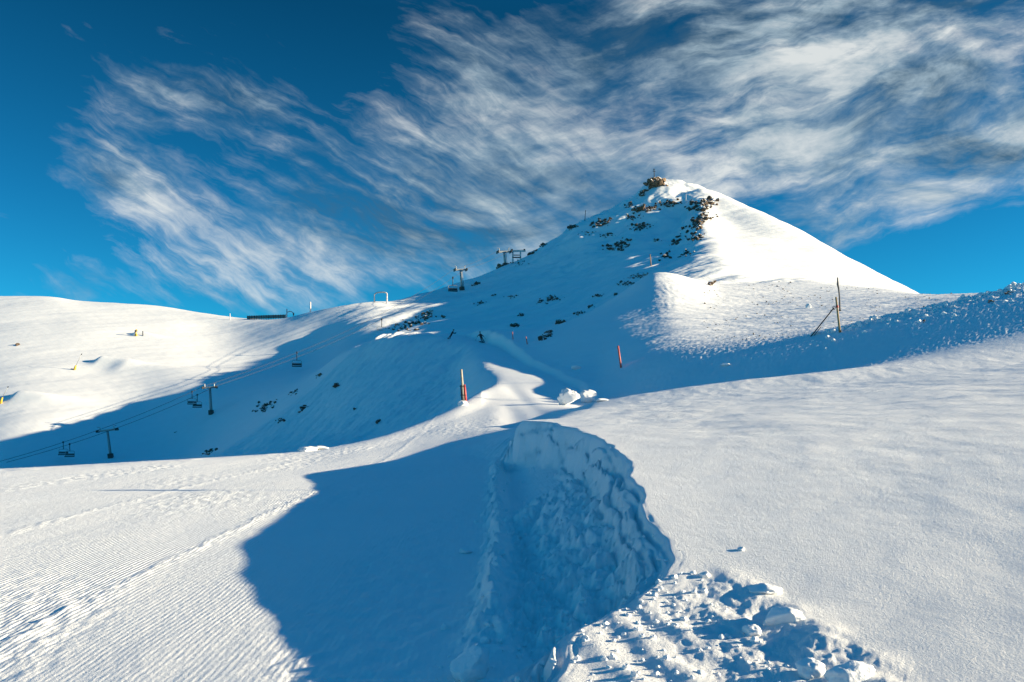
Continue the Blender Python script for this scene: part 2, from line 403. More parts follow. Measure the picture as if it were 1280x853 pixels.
M['grey_wood'] = simple('grey_wood', (.07, .065, .06), (.17, .155, .14), 9, .9)
M['dark_wood'] = simple('dark_wood', (.015, .014, .013), (.05, .045, .04), 9, .85)
M['red'] = simple('red_paint', (.42, .035, .03), (.55, .06, .05), 7, .55)
M['salmon'] = simple('faded_red_paint', (.50, .09, .07), (.62, .17, .13), 7, .6)
M['orange'] = simple('faded_orange_paint', (.35, .17, .07), (.45, .24, .12), 7, .6)
M['yellow'] = simple('yellow_paint', (.62, .36, .02), (.72, .46, .05), 6, .5)
M['pale_pink'] = simple('pale_painted_metal', (.62, .55, .56), (.75, .70, .70), 5, .5)
M['dark_cloth'] = simple('dark_cloth', (.010, .011, .014), (.03, .03, .035), 20, .9)
M['navy_cloth'] = simple('navy_cloth', (.012, .014, .024), (.03, .035, .05), 20, .9)
M['skin'] = simple('skin', (.45, .28, .20), (.55, .36, .27), 12, .6)
M['brick'] = simple('rusty_brown_boards', (.10, .045, .03), (.17, .08, .05), 4, .85)
M['chunk'] = snow_mat('snow_chunk', [((9, 9, 9), 0, 5, .65, .6, .03)])[0]

# rock: dark brown broken stone, snow lying where it faces up
m, nt, b = new_mat('snowy_rock')
geo = nt.nodes.new('ShaderNodeNewGeometry'); tc = nt.nodes.new('ShaderNodeTexCoord')
n1 = noise(nt, geo.outputs['Position'], .9, 8, .65); n2 = noise(nt, geo.outputs['Position'], .45, 6, .7)
rc = ramp(nt, n1.outputs['Fac'], [(.28, (.018, .014, .012)), (.5, (.085, .055, .036)), (.72, (.20, .13, .08))])
sx = nt.nodes.new('ShaderNodeSeparateXYZ'); nt.links.new(geo.outputs['Normal'], sx.inputs[0])
up = mathn(nt, 'ADD', sx.outputs['Z'], mathn(nt, 'MULTIPLY', mathn(nt, 'SUBTRACT', n2.outputs['Fac'], .5), 1.3))
sm = ramp(nt, up, [(.58, (0, 0, 0)), (.70, (1, 1, 1))])
mx = nt.nodes.new('ShaderNodeMix'); mx.data_type = 'RGBA'
nt.links.new(sm, mx.inputs['Factor']); nt.links.new(rc, mx.inputs['A']); mx.inputs['B'].default_value = (.84, .855, .87, 1)
nt.links.new(mx.outputs['Result'], b.inputs['Base Color']); b.inputs['Roughness'].default_value = .85
nt.links.new(bump(nt, n1.outputs['Fac'], .9, .5), b.inputs['Normal'])
M['rock'] = m
m2 = m.copy(); m2.name = 'brown_sunny_rock'
for nd in m2.node_tree.nodes:
    if nd.type == 'VALTORGB' and len(nd.color_ramp.elements) == 3:
        nd.color_ramp.elements[1].color = (.17, .105, .06, 1); nd.color_ramp.elements[2].color = (.34, .22, .13, 1); nd.color_ramp.elements[0].color = (.03, .022, .016, 1)
M['rock_brown'] = m2
# ------------------------------------------------------------------ the snow surfaces
def tag(o, label=None, cat=None, group=None, kind=None):
    if label: o['label'] = label
    if cat: o['category'] = cat
    if group: o['group'] = group
    if kind: o['kind'] = kind
    return o

def mesh_obj(name, verts, faces, mat, parent=None, smooth_=False):
    me = bpy.data.meshes.new(name); me.from_pydata([tuple(v) for v in verts], [], faces); me.update()
    if smooth_: me.polygons.foreach_set('use_smooth', [True] * len(me.polygons))
    me.materials.append(mat)
    o = bpy.data.objects.new(name, me); COL.objects.link(o)
    if parent is not None: o.parent = parent
    return o

P3 = np.stack([X, Yg, Z], -1).reshape(-1, 3).astype(np.float32)
idx = np.arange(NU * NY).reshape(NU, NY)
Q = np.stack([idx[:-1, :-1], idx[1:, :-1], idx[1:, 1:], idx[:-1, 1:]], -1)
Xc = .25 * (X[:-1, :-1] + X[1:, :-1] + X[1:, 1:] + X[:-1, 1:]); Yc = .25 * (Yg[:-1, :-1] + Yg[1:, :-1] + Yg[1:, 1:] + Yg[:-1, 1:])
Uc = (.5 * (U[:-1] + U[1:]))[:, None] * np.ones((1, NY - 1))
# which ground is which
e1 = np.interp(Uc[:, 0], U, LD[0])[:, None]
lip = np.interp(Uc[:, 0], U, LD[4])[:, None]
xw2c = np.interp(Yc, w2y, w2x)
xwc = np.interp(Yc, YY, XWg[0])
wc = np.interp(Yc, YY, width[0])
is_piste = ((Yc < 37) & (Yc < e1) & (Xc < xwc - wc)) | ((Yc >= 37) & (Yc < 145) & (Xc < xw2c - 1.5) & ((Yc < e1) | (Uc > 622) | ((Yc > lip * .985) & (Uc > 540) & (Yc > 80)) | ((Uc > 606) & (Yc > 84))))
is_slope = (~is_piste) & (Yc < 66) & (Xc >= np.where(Yc < 37, xwc - wc, xw2c - 1.5))
is_hill = (~is_piste) & (~is_slope) & (Uc < 420) & (Yc > np.interp(Uc[:, 0], [-1500, 0, 200, 380, 420], [150, 160, 150, 270, 330])[:, None])
cls = np.where(is_piste, 0, np.where(is_slope, 1, np.where(is_hill, 2, 3)))
for k, (nm, mt) in enumerate((('piste', 'piste'), ('snow_slope', 'slope'), ('hill', 'hill'), ('mountain', 'mountain'))):
    q = Q[cls == k]
    used, inv = np.unique(q, return_inverse=True)
    me = bpy.data.meshes.new(nm); nf = len(q)
    me.vertices.add(len(used)); me.vertices.foreach_set('co', P3[used].ravel())
    me.loops.add(nf * 4); me.loops.foreach_set('vertex_index', inv.ravel().astype(np.int32))
    me.polygons.add(nf); me.polygons.foreach_set('loop_start', np.arange(0, nf * 4, 4, dtype=np.int32))
    me.polygons.foreach_set('use_smooth', np.ones(nf, bool)); me.update(calc_edges=True)
    me.materials.append(M[mt])
    o = bpy.data.objects.new(nm, me); COL.objects.link(o); o['kind'] = 'structure'
# the slope goes on behind the viewer
zb = -1.62
mesh_obj('snow_field', [(-400, -500, -30), (400, -500, 30), (400, -2, zb + .6), (6, 1.1, zb), (-6, 1.1, zb), (-400, -2, zb - 4)], [(0, 1, 2, 3, 4, 5)], M['slope'])['kind'] = 'structure'
# ------------------------------------------------------------------ camera, sun, sky
cam = bpy.data.cameras.new('Camera'); co = bpy.data.objects.new('Camera', cam); COL.objects.link(co)
cam.sensor_width = 36; cam.lens = 36 * F / 1280; cam.shift_y = (HY - 426.5) / 1280
cam.clip_start = .1; cam.clip_end = 5000
co.location = (0, 0, 0); co.rotation_euler = (math.radians(90), 0, 0)
scene.camera = co

SUN_AZ = 0.0       # from the right, square to the view
sd = Vector((math.cos(math.radians(SUN_EL)) * math.cos(math.radians(SUN_AZ)), math.cos(math.radians(SUN_EL)) * math.sin(math.radians(SUN_AZ)), math.sin(math.radians(SUN_EL))))
sun = bpy.data.lights.new('Sun', 'SUN'); so = bpy.data.objects.new('Sun', sun); COL.objects.link(so)
sun.energy = 5.0; sun.angle = math.radians(.5); sun.color = (1.0, .83, .55)
so.rotation_euler = (-sd).to_track_quat('-Z', 'Y').to_euler(); so.location = (60, 20, 40)

w = bpy.data.worlds.new('World'); scene.world = w; w.use_nodes = True
nt = w.node_tree; nt.nodes.clear()
out = nt.nodes.new('ShaderNodeOutputWorld'); bg = nt.nodes.new('ShaderNodeBackground')
sky = nt.nodes.new('ShaderNodeTexSky'); sky.sky_type = 'NISHITA'; sky.sun_disc = False
sky.sun_elevation = math.radians(SUN_EL); sky.sun_rotation = math.radians(90 - SUN_AZ)
sky.altitude = 2400; sky.air_density = 1.0; sky.dust_density = .3; sky.ozone_density = 6.0
tint = nt.nodes.new('ShaderNodeMix'); tint.data_type = 'RGBA'; tint.blend_type = 'MULTIPLY'; tint.inputs['Factor'].default_value = 1
nt.links.new(sky.outputs[0], tint.inputs['A']); tint.inputs['B'].default_value = (SKY_TINT if 'SKY_TINT' in globals() else (.14, .95, .90, 1))
# sky deepens up the view as if polarised; unseen zenith brightened to lift shade
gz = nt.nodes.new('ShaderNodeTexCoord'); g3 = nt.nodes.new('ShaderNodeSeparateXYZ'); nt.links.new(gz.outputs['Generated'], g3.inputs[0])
sky_grade = nt.nodes.new('ShaderNodeMix'); sky_grade.data_type = 'RGBA'; sky_grade.blend_type = 'MULTIPLY'; sky_grade.inputs['Factor'].default_value = 1
nt.links.new(tint.outputs['Result'], sky_grade.inputs['A'])
nt.links.new(ramp(nt, g3.outputs['Z'], [(.05, (1.0, 1.06, 1.0)), (.24, (.60, .76, .78)), (.45, (.26, .48, .50)), (.52, (.45, .62, .65)), (.64, (1.5, 1.6, 1.55))]), sky_grade.inputs['B'])
skyc = sky_grade.outputs['Result']
# high cloud: one thin sheet far overhead, combed by the wind, seen in perspective
tc = nt.nodes.new('ShaderNodeTexCoord'); s3 = nt.nodes.new('ShaderNodeSeparateXYZ'); nt.links.new(tc.outputs['Generated'], s3.inputs[0])
zz = mathn(nt, 'MAXIMUM', s3.outputs['Z'], .02)
inv = mathn(nt, 'DIVIDE', 1.0, mathn(nt, 'ADD', zz, .06))
cx = mathn(nt, 'MULTIPLY', s3.outputs['X'], inv); cy = mathn(nt, 'MULTIPLY', s3.outputs['Y'], inv)
cv = nt.nodes.new('ShaderNodeCombineXYZ'); nt.links.new(cx, cv.inputs[0]); nt.links.new(cy, cv.inputs[1])
# bearing / height on the dome (for where the cloud banks lie)
yy = mathn(nt, 'MAXIMUM', s3.outputs['Y'], .05)
bu = mathn(nt, 'DIVIDE', s3.outputs['X'], yy); bv = mathn(nt, 'DIVIDE', s3.outputs['Z'], yy)
bvec = nt.nodes.new('ShaderNodeCombineXYZ'); nt.links.new(bu, bvec.inputs[0]); nt.links.new(bv, bvec.inputs[1])
warpn = noise(nt, bvec.outputs[0], 5.0, 4, .6)
wsub = nt.nodes.new('ShaderNodeVectorMath'); wsub.operation = 'MULTIPLY_ADD'
nt.links.new(warpn.outputs['Color'], wsub.inputs[0]); wsub.inputs[1].default_value = (.07, .07, 0); nt.links.new(bvec.outputs[0], wsub.inputs[2])
ws = nt.nodes.new('ShaderNodeVectorMath'); ws.operation = 'SUBTRACT'; nt.links.new(wsub.outputs[0], ws.inputs[0]); ws.inputs[1].default_value = (.035, .035, 0)
wv = ws.outputs[0]
def blob(px, py, rx, ry, ang, amt):
    c = nt.nodes.new('ShaderNodeVectorMath'); c.operation = 'SUBTRACT'; nt.links.new(wv, c.inputs[0]); c.inputs[1].default_value = ((px - HX) / F, (HY - py) / F, 0)
    r = mapping(nt, c.outputs[0], rot=(0, 0, -math.radians(ang)))
    s = mapping(nt, r, scale=(F / rx, F / ry, 0))
    l = nt.nodes.new('ShaderNodeVectorMath'); l.operation = 'LENGTH'; nt.links.new(s, l.inputs[0])
    g = mathn(nt, 'SUBTRACT', 1.0, l.outputs['Value'], True)
    return mathn(nt, 'MULTIPLY', mathn(nt, 'POWER', g, .8), amt)
BL = [  # bearing, rise, half length, half height, tilt, thickness
 (155, 200, 80, 150, 22, .66), (235, 100, 100, 80, -35, .56), (205, 280, 170, 80, -35, .50), (335, 130, 70, 140, 35, .44),
 (350, 320, 340, 100, 8, .54), (420, 235, 290, 110, -28, .50), (550, 250, 220, 140, -22, .58), (250, 350, 300, 50, 3, .42),
 (600, 110, 90, 200, 38, .62), (690, 200, 250, 160, -22, .72), (750, 40, 200, 80, 25, .56), (700, 280, 260, 100, -8, .72),
 (930, 130, 360, 150, 14, .84), (1130, 110, 330, 190, 5, .94), (980, 225, 320, 100, 8, .76), (1075, 285, 160, 44, 12, .80),
 (1260, 170, 170, 110, 15, .84), (1120, 0, 380, 80, 0, .86), (860, 30, 230, 100, 5, .70)]
acc = None
for p in BL:
    v = blob(*p); acc = v if acc is None else mathn(nt, 'ADD', acc, mathn(nt, 'MULTIPLY', v, mathn(nt, 'SUBTRACT', 1.0, acc, True)))
# the sheet of cloud is combed by the wind: long fibres that run together low on the left, with fine cross ripples
side_ = mathn(nt, 'MULTIPLY', mathn(nt, 'ADD', bu, .10), 3.2, True)
def two(la, lb, det, ro, di):
    a_ = noise(nt, la, 1.0, det, ro, di); b_ = noise(nt, lb, 1.0, det, ro, di)
    m_ = nt.nodes.new('ShaderNodeMix'); m_.data_type = 'FLOAT'
    nt.links.new(side_, m_.inputs['Factor']); nt.links.new(a_.outputs['Fac'], m_.inputs['A']); nt.links.new(b_.outputs['Fac'], m_.inputs['B'])
    return mathn(nt, 'SUBTRACT', m_.outputs['Result'], .5)
def rs(sc, deg):
    return mapping(nt, mapping(nt, wv, rot=(0, 0, math.radians(deg))), scale=sc)
f1 = two(rs((3.5, 9, 1), 26), rs((3.2, 8.5, 1), -10), 8, .6, .25)
f2 = two(rs((9, 46, 1), 30), rs((8, 32, 1), -16), 9, .64, .35)
f3 = noise(nt, mapping(nt, wv, scale=(14, 16, 1)), 1.0, 7, .62, .5)
fm = mathn(nt, 'ADD', mathn(nt, 'MULTIPLY', f1, 1.9), mathn(nt, 'ADD', mathn(nt, 'MULTIPLY', f2, 1.5), mathn(nt, 'MULTIPLY', mathn(nt, 'SUBTRACT', f3.outputs['Fac'], .5), .55)))
cov = mathn(nt, 'ADD', mathn(nt, 'MULTIPLY', fm, mathn(nt, 'ADD', .55, mathn(nt, 'MULTIPLY', acc, .75))), mathn(nt, 'SUBTRACT', mathn(nt, 'MULTIPLY', acc, .95), .24))
den = ramp(nt, cov, [(.0, (0, 0, 0)), (.22, (.16,) * 3), (.50, (.52,) * 3), (.85, (.95,) * 3)])
# thicker, higher parts turn their grey undersides
dk = noise(nt, mapping(nt, bvec.outputs[0], scale=(3.5, 8, 1), rot=(0, 0, math.radians(8)), loc=(3.1, 1.7, 0)), 1.0, 8, .62, .6)
dkf = mathn(nt, 'SUBTRACT', mathn(nt, 'ADD', dk.outputs['Fac'], mathn(nt, 'MULTIPLY', fm, .22)), mathn(nt, 'MULTIPLY', mathn(nt, 'SUBTRACT', bv, .25, True), .30))
CL = 6.8
ccol = ramp(nt, dkf, [(.33, (.06 * CL, .12 * CL, .18 * CL)), (.47, (.30 * CL, .40 * CL, .47 * CL)), (.62, (.70 * CL, .73 * CL, .72 * CL))])
mixc = nt.nodes.new('ShaderNodeMix'); mixc.data_type = 'RGBA'
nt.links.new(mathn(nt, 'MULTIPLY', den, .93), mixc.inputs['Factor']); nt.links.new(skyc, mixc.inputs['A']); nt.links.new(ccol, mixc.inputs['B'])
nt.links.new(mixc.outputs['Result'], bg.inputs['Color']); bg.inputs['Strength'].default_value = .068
nt.links.new(bg.outputs[0], out.inputs[0])

vs = scene.view_settings; vs.view_transform = 'Standard'; vs.look = 'None'; vs.gamma = 1; vs.use_curve_mapping = False
vs.exposure = EXPO if 'EXPO' in globals() else 1.3
scene.cycles.max_bounces = 5; scene.cycles.diffuse_bounces = 3; scene.cycles.glossy_bounces = 2
scene.cycles.use_denoising = True
# ------------------------------------------------------------------ building blocks
class MB:
    def __init__(s): s.v = []; s.f = []
    def add(s, vs, fs):
        b = len(s.v); s.v += [tuple(v) for v in vs]; s.f += [tuple(i + b for i in f) for f in fs]; return s
    def tube(s, p0, p1, r0, r1=None, n=10, cap=True):
        p0 = Vector(p0); p1 = Vector(p1); r1 = r0 if r1 is None else r1
        d = (p1 - p0).normalized(); a = d.orthogonal().normalized(); c = d.cross(a)
        vs = []
        for p, r in ((p0, r0), (p1, r1)):
            for k in range(n):
                t = 6.28318 * k / n; vs.append(p + a * (r * math.cos(t)) + c * (r * math.sin(t)))
        fs = [(k, (k + 1) % n, n + (k + 1) % n, n + k) for k in range(n)]
        if cap: fs += [tuple(range(n))[::-1], tuple(range(n, 2 * n))]
        return s.add(vs, fs)
    def path(s, pts, r, n=8):
        pts = [Vector(p) for p in pts]; vs = []; fs = []
        ref = None
        for i, p in enumerate(pts):
            d = (pts[min(i + 1, len(pts) - 1)] - pts[max(i - 1, 0)]).normalized()
            a = d.orthogonal().normalized() if ref is None else (ref - d * ref.dot(d)).normalized(); ref = a; c = d.cross(a)
            rr = r[i] if isinstance(r, (list, tuple)) else r
            for k in range(n):
                t = 6.28318 * k / n; vs.append(p + a * (rr * math.cos(t)) + c * (rr * math.sin(t)))
        for i in range(len(pts) - 1):
            for k in range(n): fs.append((i * n + k, i * n + (k + 1) % n, (i + 1) * n + (k + 1) % n, (i + 1) * n + k))
        fs += [tuple(range(n))[::-1], tuple(range((len(pts) - 1) * n, len(pts) * n))]
        return s.add(vs, fs)
    def box(s, c, size, rot=None, taper=1.0):
        c = Vector(c); x, y, z = (v / 2 for v in size); b = min(x, y, z) * .22
        vs = []; 
        for zz_, k in ((-z, 1.0), (z, taper)):
            for sx_, sy_ in ((-1, -1), (1, -1), (1, 1), (-1, 1)):
                for ex, ey in (((b, 0), (0, b)) if sx_ * sy_ < 0 else ((0, b), (b, 0))):
                    vs.append(Vector(((sx_ * (x - ex)) * k, (sy_ * (y - ey)) * k, zz_)))
        if rot is not None: vs = [rot @ v for v in vs]
        vs = [v + c for v in vs]; n = 8
        fs = [(k, (k + 1) % n, n + (k + 1) % n, n + k) for k in range(n)] + [tuple(range(n))[::-1], tuple(range(n, 2 * n))]
        return s.add(vs, fs)
    def disc(s, c, axis, r, w, n=12):
        a = Vector(axis).normalized() * (w / 2); return s.tube(Vector(c) - a, Vector(c) + a, r, r, n)
    def build(s, name, mat, parent=None, smooth_=False):
        return mesh_obj(name, s.v, s.f, mat, parent, smooth_)

def empty(name, loc, rot=(0, 0, 0), label=None, cat=None, group=None, scale=1.0):
    o = bpy.data.objects.new(name, None); COL.objects.link(o); o.location = loc; o.rotation_euler = rot; o.scale = (scale,) * 3
    o.empty_display_size = .2
    return tag(o, label, cat, group)

def copy_tree(root):
    c = root.copy(); COL.objects.link(c)
    for ch in list(root.children):
        d = ch.copy(); COL.objects.link(d); d.parent = c
        for g in list(ch.children):
            e = g.copy(); COL.objects.link(e); e.parent = d
    return c

def lump(seed, sub=3, amp=.35, freq=1.3, facet=0.0):
    """a broken, irregular lump of about unit radius: verts, faces"""
    bm = bmesh.new(); bmesh.ops.create_icosphere(bm, subdivisions=sub, radius=1)
    r = np.random.default_rng(seed); V = np.array([v.co[:] for v in bm.verts]); Fc = [[v.index for v in f.verts] for f in bm.faces]; bm.free()
    o = r.uniform(0, 50, 3)
    n = fbm(V[:, 0] * freq + V[:, 2] * .7 + o[0], V[:, 1] * freq + V[:, 2] * 1.1 + o[1], 4, seed % 97, .5)
    V = V * (1 + amp * n)[:, None]
    for k in range(int(facet)):                       # cut flat faces, as broken rock has
        d = r.normal(size=3); d /= np.linalg.norm(d); c = r.uniform(.45, .8)
        h = V @ d; V = V - np.maximum(h - c, 0)[:, None] * d[None, :] * .92
    return V, Fc

# ------------------------------------------------------------------ rock outcrops on the mountain
ROCKS = []
for k in range(10):
    V, Fc = lump(300 + k, 3, .55, 1.9, 15)
    V = V * np.array([1.0 + .25 * (k % 3), .9, .75 + .2 * (k % 4)])
    for nm, mt in (('rock', 'rock'), ('rock', 'rock_brown')):
        me = bpy.data.meshes.new('rock'); me.from_pydata([tuple(v) for v in V], [], Fc); me.update(); me.materials.append(M[mt]); ROCKS.append(me)
# (bearing, rise, width, height, how many, biggest rock, brown, label)
OUT = [
 (821, 233, 22, 19, 26, 6.4, 1, 'craggy brown rock outcrop crowning the very summit'),
 (803, 243, 9, 8, 8, 3.0, 0, 'small dark crag on the skyline just left of the summit rocks'),
 (788, 256, 10, 6, 6, 2.4, 0, 'snow dusted rocks on the skyline ridge below the summit crag'),
 (800, 264, 24, 10, 10, 5.0, 1, 'big brown boulders just below the summit on its left'),
 (800, 285, 26, 9, 20, 2.2, 0, 'scattered rocks beneath the brown boulders under the summit'),
 (838, 256, 26, 8, 16, 2.4, 0, 'low rocks in the sunny hollow right below the summit'),
 (750, 280, 22, 9, 18, 2.4, 0, 'dark rock patch under the left ridge of the mountain'),
 (772, 308, 26, 15, 22, 2.6, 0, 'dark rocks midway on the shaded face of the mountain'),
 (714, 285, 13, 7, 9, 2.2, 0, 'snow plastered rock knob on the skyline beside a thin pole'),
 (679, 307, 11, 4, 6, 1.8, 0, 'rocks poking from the sunlit snow cap on the left ridge'),
 (665, 315, 10, 6, 7, 2.5, 0, 'dark rock lump on the ridge right of the lift top towers'),
 (877, 257, 30, 14, 34, 3.4, 0, 'large rock outcrop at the head of the spur right of the summit'),
 (873, 279, 26, 24, 36, 2.8, 0, 'stepped dark rocks running down the spur crest'),
 (868, 299, 24, 10, 20, 1.8, 0, 'low rocks at the foot of the spur outcrop'),
 (846, 303, 11, 9, 7, 1.9, 0, 'small rock cluster in the shaded gully left of the spur'),
 (830, 322, 14, 10, 8, 1.6, 0, 'rocks at the shaded edge above the nose of the spur'),
 (822, 301, 9, 4, 5, 1.3, 0, 'faint rocks in the gully between summit and spur'),
 (799, 346, 26, 7, 20, 1.0, 1, 'rubble of brown stones along the nose of the spur'),
 (781, 355, 20, 6, 14, .9, 0, 'stony strip running down from the nose of the spur'),
 (770, 369, 4, 4, 3, 1.1, 0, 'lone dark rock below the nose of the spur'),
 (747, 371, 12, 4, 8, .8, 0, 'snow covered stones on the shaded flank below the spur nose'),
 (738, 384, 8, 3, 5, .8, 0, 'little dark stones low on the shaded flank'),
 (690, 374, 22, 10, 16, 1.3, 0, 'thin scatter of rocks in the middle of the shaded flank'),
 (676, 378, 6, 4, 4, 1.3, 0, 'pair of rocks left of the scatter on the shaded flank'),
 (700, 404, 14, 7, 8, 1.7, 0, 'dark rocks above the largest boulder on the lower flank'),
 (684, 420, 13, 11, 14, .75, 0, 'large black boulder group low on the shaded flank'),
 (652, 395, 6, 3, 4, 1.3, 0, 'upper pair of small dark rocks left of the big boulder group'),
 (644, 408, 12, 4, 6, 1.4, 0, 'lower row of small dark rocks above the trail markers'),
 (617, 370, 4, 3, 3, 1.2, 0, 'tiny lone rock in the snow below the lift top towers'),
 (512, 406, 36, 18, 60, 1.5, 0, 'dense field of dark rocks above the trail bend'),
 (532, 396, 20, 9, 16, 1.7, 1, 'brown rocks at the sunlit upper end of the rock field'),
 (554, 397, 6, 3, 4, 1.2, 1, 'brown stones on the lit drift right of the rock field'),
 (595, 356, 8, 4, 5, 1.9, 0, 'dark rocks right of the middle lift tower'),
 (624, 328, 8, 6, 4, 2.3, 1, 'rusty brown boulder at the foot of the top lift tower'),
 (648, 330, 22, 6, 9, 1.2, 0, 'pebbly rocks below the portal lift tower'),
 (333, 508, 20, 12, 18, .95, 0, 'dark rock band on the slope right of the middle chairlift tower'),
 (321, 515, 6, 3, 4, .6, 0, 'small rock left of the dark rock band'),
 (365, 492, 10, 7, 7, .7, 0, 'flat slab of rocks above the dark rock band'),
 (379, 512, 7, 8, 6, .8, 0, 'dark rock pile right of the dark rock band'),
 (400, 470, 7, 5, 6, .9, 1, 'brown rock at the end of the lit snow drift'),
 (420, 484, 5, 4, 4, .8, 0, 'round dark rock below the lit snow drift'),
 (350, 527, 12, 4, 6, .6, 0, 'low rocks beneath the dark rock band'),
 (260, 567, 14, 7, 8, .9, 0, 'row of rocks just above the near piste edge'),
 (219, 541, 2, 2, 2, .35, 0, 'single tiny stone in the shaded valley snow'),
 (443, 513, 2, 2, 2, .4, 0, 'tiny stone on the slope below the trail'),
 (473, 529, 3, 2, 3, .4, 0, 'little dark stone on the slope nearest the piste edge'),
 (888, 357, 6, 2, 4, 1.1, 1, 'brown stone alone on the open snow below the spur'),
 (1260, 367, 9, 3, 6, .20, 1, 'brown stones on the stony crest by the right edge'),
 (1239, 378, 6, 3, 5, .20, 1, 'ochre stones just under the stony crest at right'),
 (1155, 403, 4, 2, 3, .14, 0, 'dark stone on the shaded bank under the crest'),
 (760, 295, 20, 6, 12, 1.4, 0, 'speckle of small rocks between the ridge and the mid face rocks'),
 (815, 262, 16, 8, 12, 1.8, 0, 'dark rocks right of the big brown boulders under the summit'),
 (790, 272, 22, 8, 14, 1.6, 0, 'little rocks under the left end of the brown boulders'),
 (735, 292, 18, 5, 9, 1.2, 0, 'small rocks below the snow plastered rock knob'),
 (858, 318, 16, 8, 12, 1.3, 0, 'small stones along the shaded edge of the spur'),
 (724, 392, 14, 6, 9, .8, 0, 'small stones on the shaded flank left of the nose of the spur'),
 (640, 372, 16, 4, 7, 1.0, 0, 'few stones above the trail in the middle of the mountain foot'),
 (600, 380, 14, 4, 7, 1.0, 0, 'few stones below the middle lift tower'),
 (22, 432, 5, 2, 3, 1.0, 0, 'grey stone on the sunny hill at far left'),
]
rr = random.Random(3)
CRAG = (OUT[0][-1], OUT[3][-1])
for (px, py, w_, h_, n, big, brown, lab) in OUT:
    c0 = hit(px, py)
    root = empty('rock_outcrop', c0, label=lab, cat='rock outcrop', group='rocks breaking through the mountain snow')
    for k in range(min(95, int(n * 2.8))):
        u = max(-1.3, min(1.3, rr.gauss(0, .55))); v = max(-1.3, min(1.3, rr.gauss(0, .55)))
        if k == 0: u = v = 0
        # clusters lean along the fall line
        p = at(px + u * w_ / 2, py + v * h_ / 2, c0.y + rr.uniform(-.5, .8)) if lab in CRAG else hit(px + u * w_ / 2 + v * h_ * -.5, py + v * h_ / 2)
        if abs(p.y - c0.y) > .2 * c0.y: p = c0.copy()
        s = big * (.9 if k == 0 else rr.uniform(.16, .85) ** 1.5) * .68
        o = bpy.data.objects.new('rock', ROCKS[2 * rr.randrange(10) + brown]); COL.objects.link(o); o.parent = root
        o.location = p - c0 + Vector((0, 0, s * rr.uniform(.1, .6))); o.scale = (s * rr.uniform(.8, 1.5), s, s * rr.uniform(.7, 1.2))
        o.rotation_euler = (rr.uniform(-.5, .5), rr.uniform(-.5, .5), rr.uniform(0, 6.28))

def scatter(name, n, fn, mesh_src, mat, label, cat):
    vs = []; fs = []; r = random.Random(5)
    for k in range(n):
        q = fn(r)
        if q is None: continue
        p, s = q; V, Fc = mesh_src[r.randrange(len(mesh_src))]; a = r.uniform(0, 6.28); ca, sa = math.cos(a), math.sin(a)
        b = len(vs); sz = s * r.uniform(.6, 1.1)
        for v in V: vs.append((p[0] + s * (v[0] * ca - v[1] * sa), p[1] + s * (v[0] * sa + v[1] * ca), p[2] + sz * v[2]))
        fs += [tuple(i + b for i in f) for f in Fc]
    o = mesh_obj(name, vs, fs, mat); tag(o, label, cat, kind='stuff'); return o
SM = [lump(500 + k, 1, .5, 1.6, 3) for k in range(6)]
SM2 = [lump(520 + k, 2, .5, 1.6, 2) for k in range(6)]
def f_open(r):
    px = r.uniform(880, 1190); py = r.uniform(352, 425)
    if r.random() > smooth(0, .25, float(gnoise(np.array([px * .02]), np.array([py * .06]), 33)[0]) + .12): return None
    p = hit(px, py)
    if p.y > 215 or p.y < 56: return None
    return p, p.y * .001 * r.choice([.35, .45, .5, .6, .8, 1.3])
scatter('scattered_stones', 1500, f_open, SM, M['rock'], 'snow dusted stones sprinkled over the open slope below the spur', 'stones')
def f_crest(r):
    px = r.uniform(1000, 1300); d = r.uniform(53.5, 56) if r.random() < .8 else r.uniform(50, 57)
    if r.random() > .15 + .85 * (px - 1000) / 250: return None
    x = (px - HX) / F * d; s = d * .001 * r.choice([.9, 1.2, 1.6, 2.2, 3.2])
    return Vector((x, d, ground(x, d) + s * .2)), s
scatter('snow_clods', 600, f_crest, SM2, M['chunk'], 'broken snow clods strewn along the stony crest at right', 'snow clods')
def f_crumb(r):
    Y = r.choice([r.uniform(3.4, 6.2), r.uniform(3.4, 5.2), r.uniform(5, 20)])
    if Y < 6.2: x = r.gauss(.6, .45) + .15 * (5 - Y)
    else: x = lin(XW_Y, XW_X, Y) - abs(r.gauss(.2, .4)) if r.random() < .6 else r.gauss(-.15, .25)
    s = r.choice([.005, .007, .009, .012, .018]) * (1 + Y * .03) * (1.8 if x < .05 and Y > 5 else 1)
    if x < -.7 or x > 1.45 - .05 * Y: return None
    return Vector((x, Y, ground(x, Y) + s * .15)), s
scatter('snow_crumbs', 500, f_crumb, SM2, M['chunk'], 'small crumbs of broken snow in the trench and on its slumped bank', 'snow crumbs')

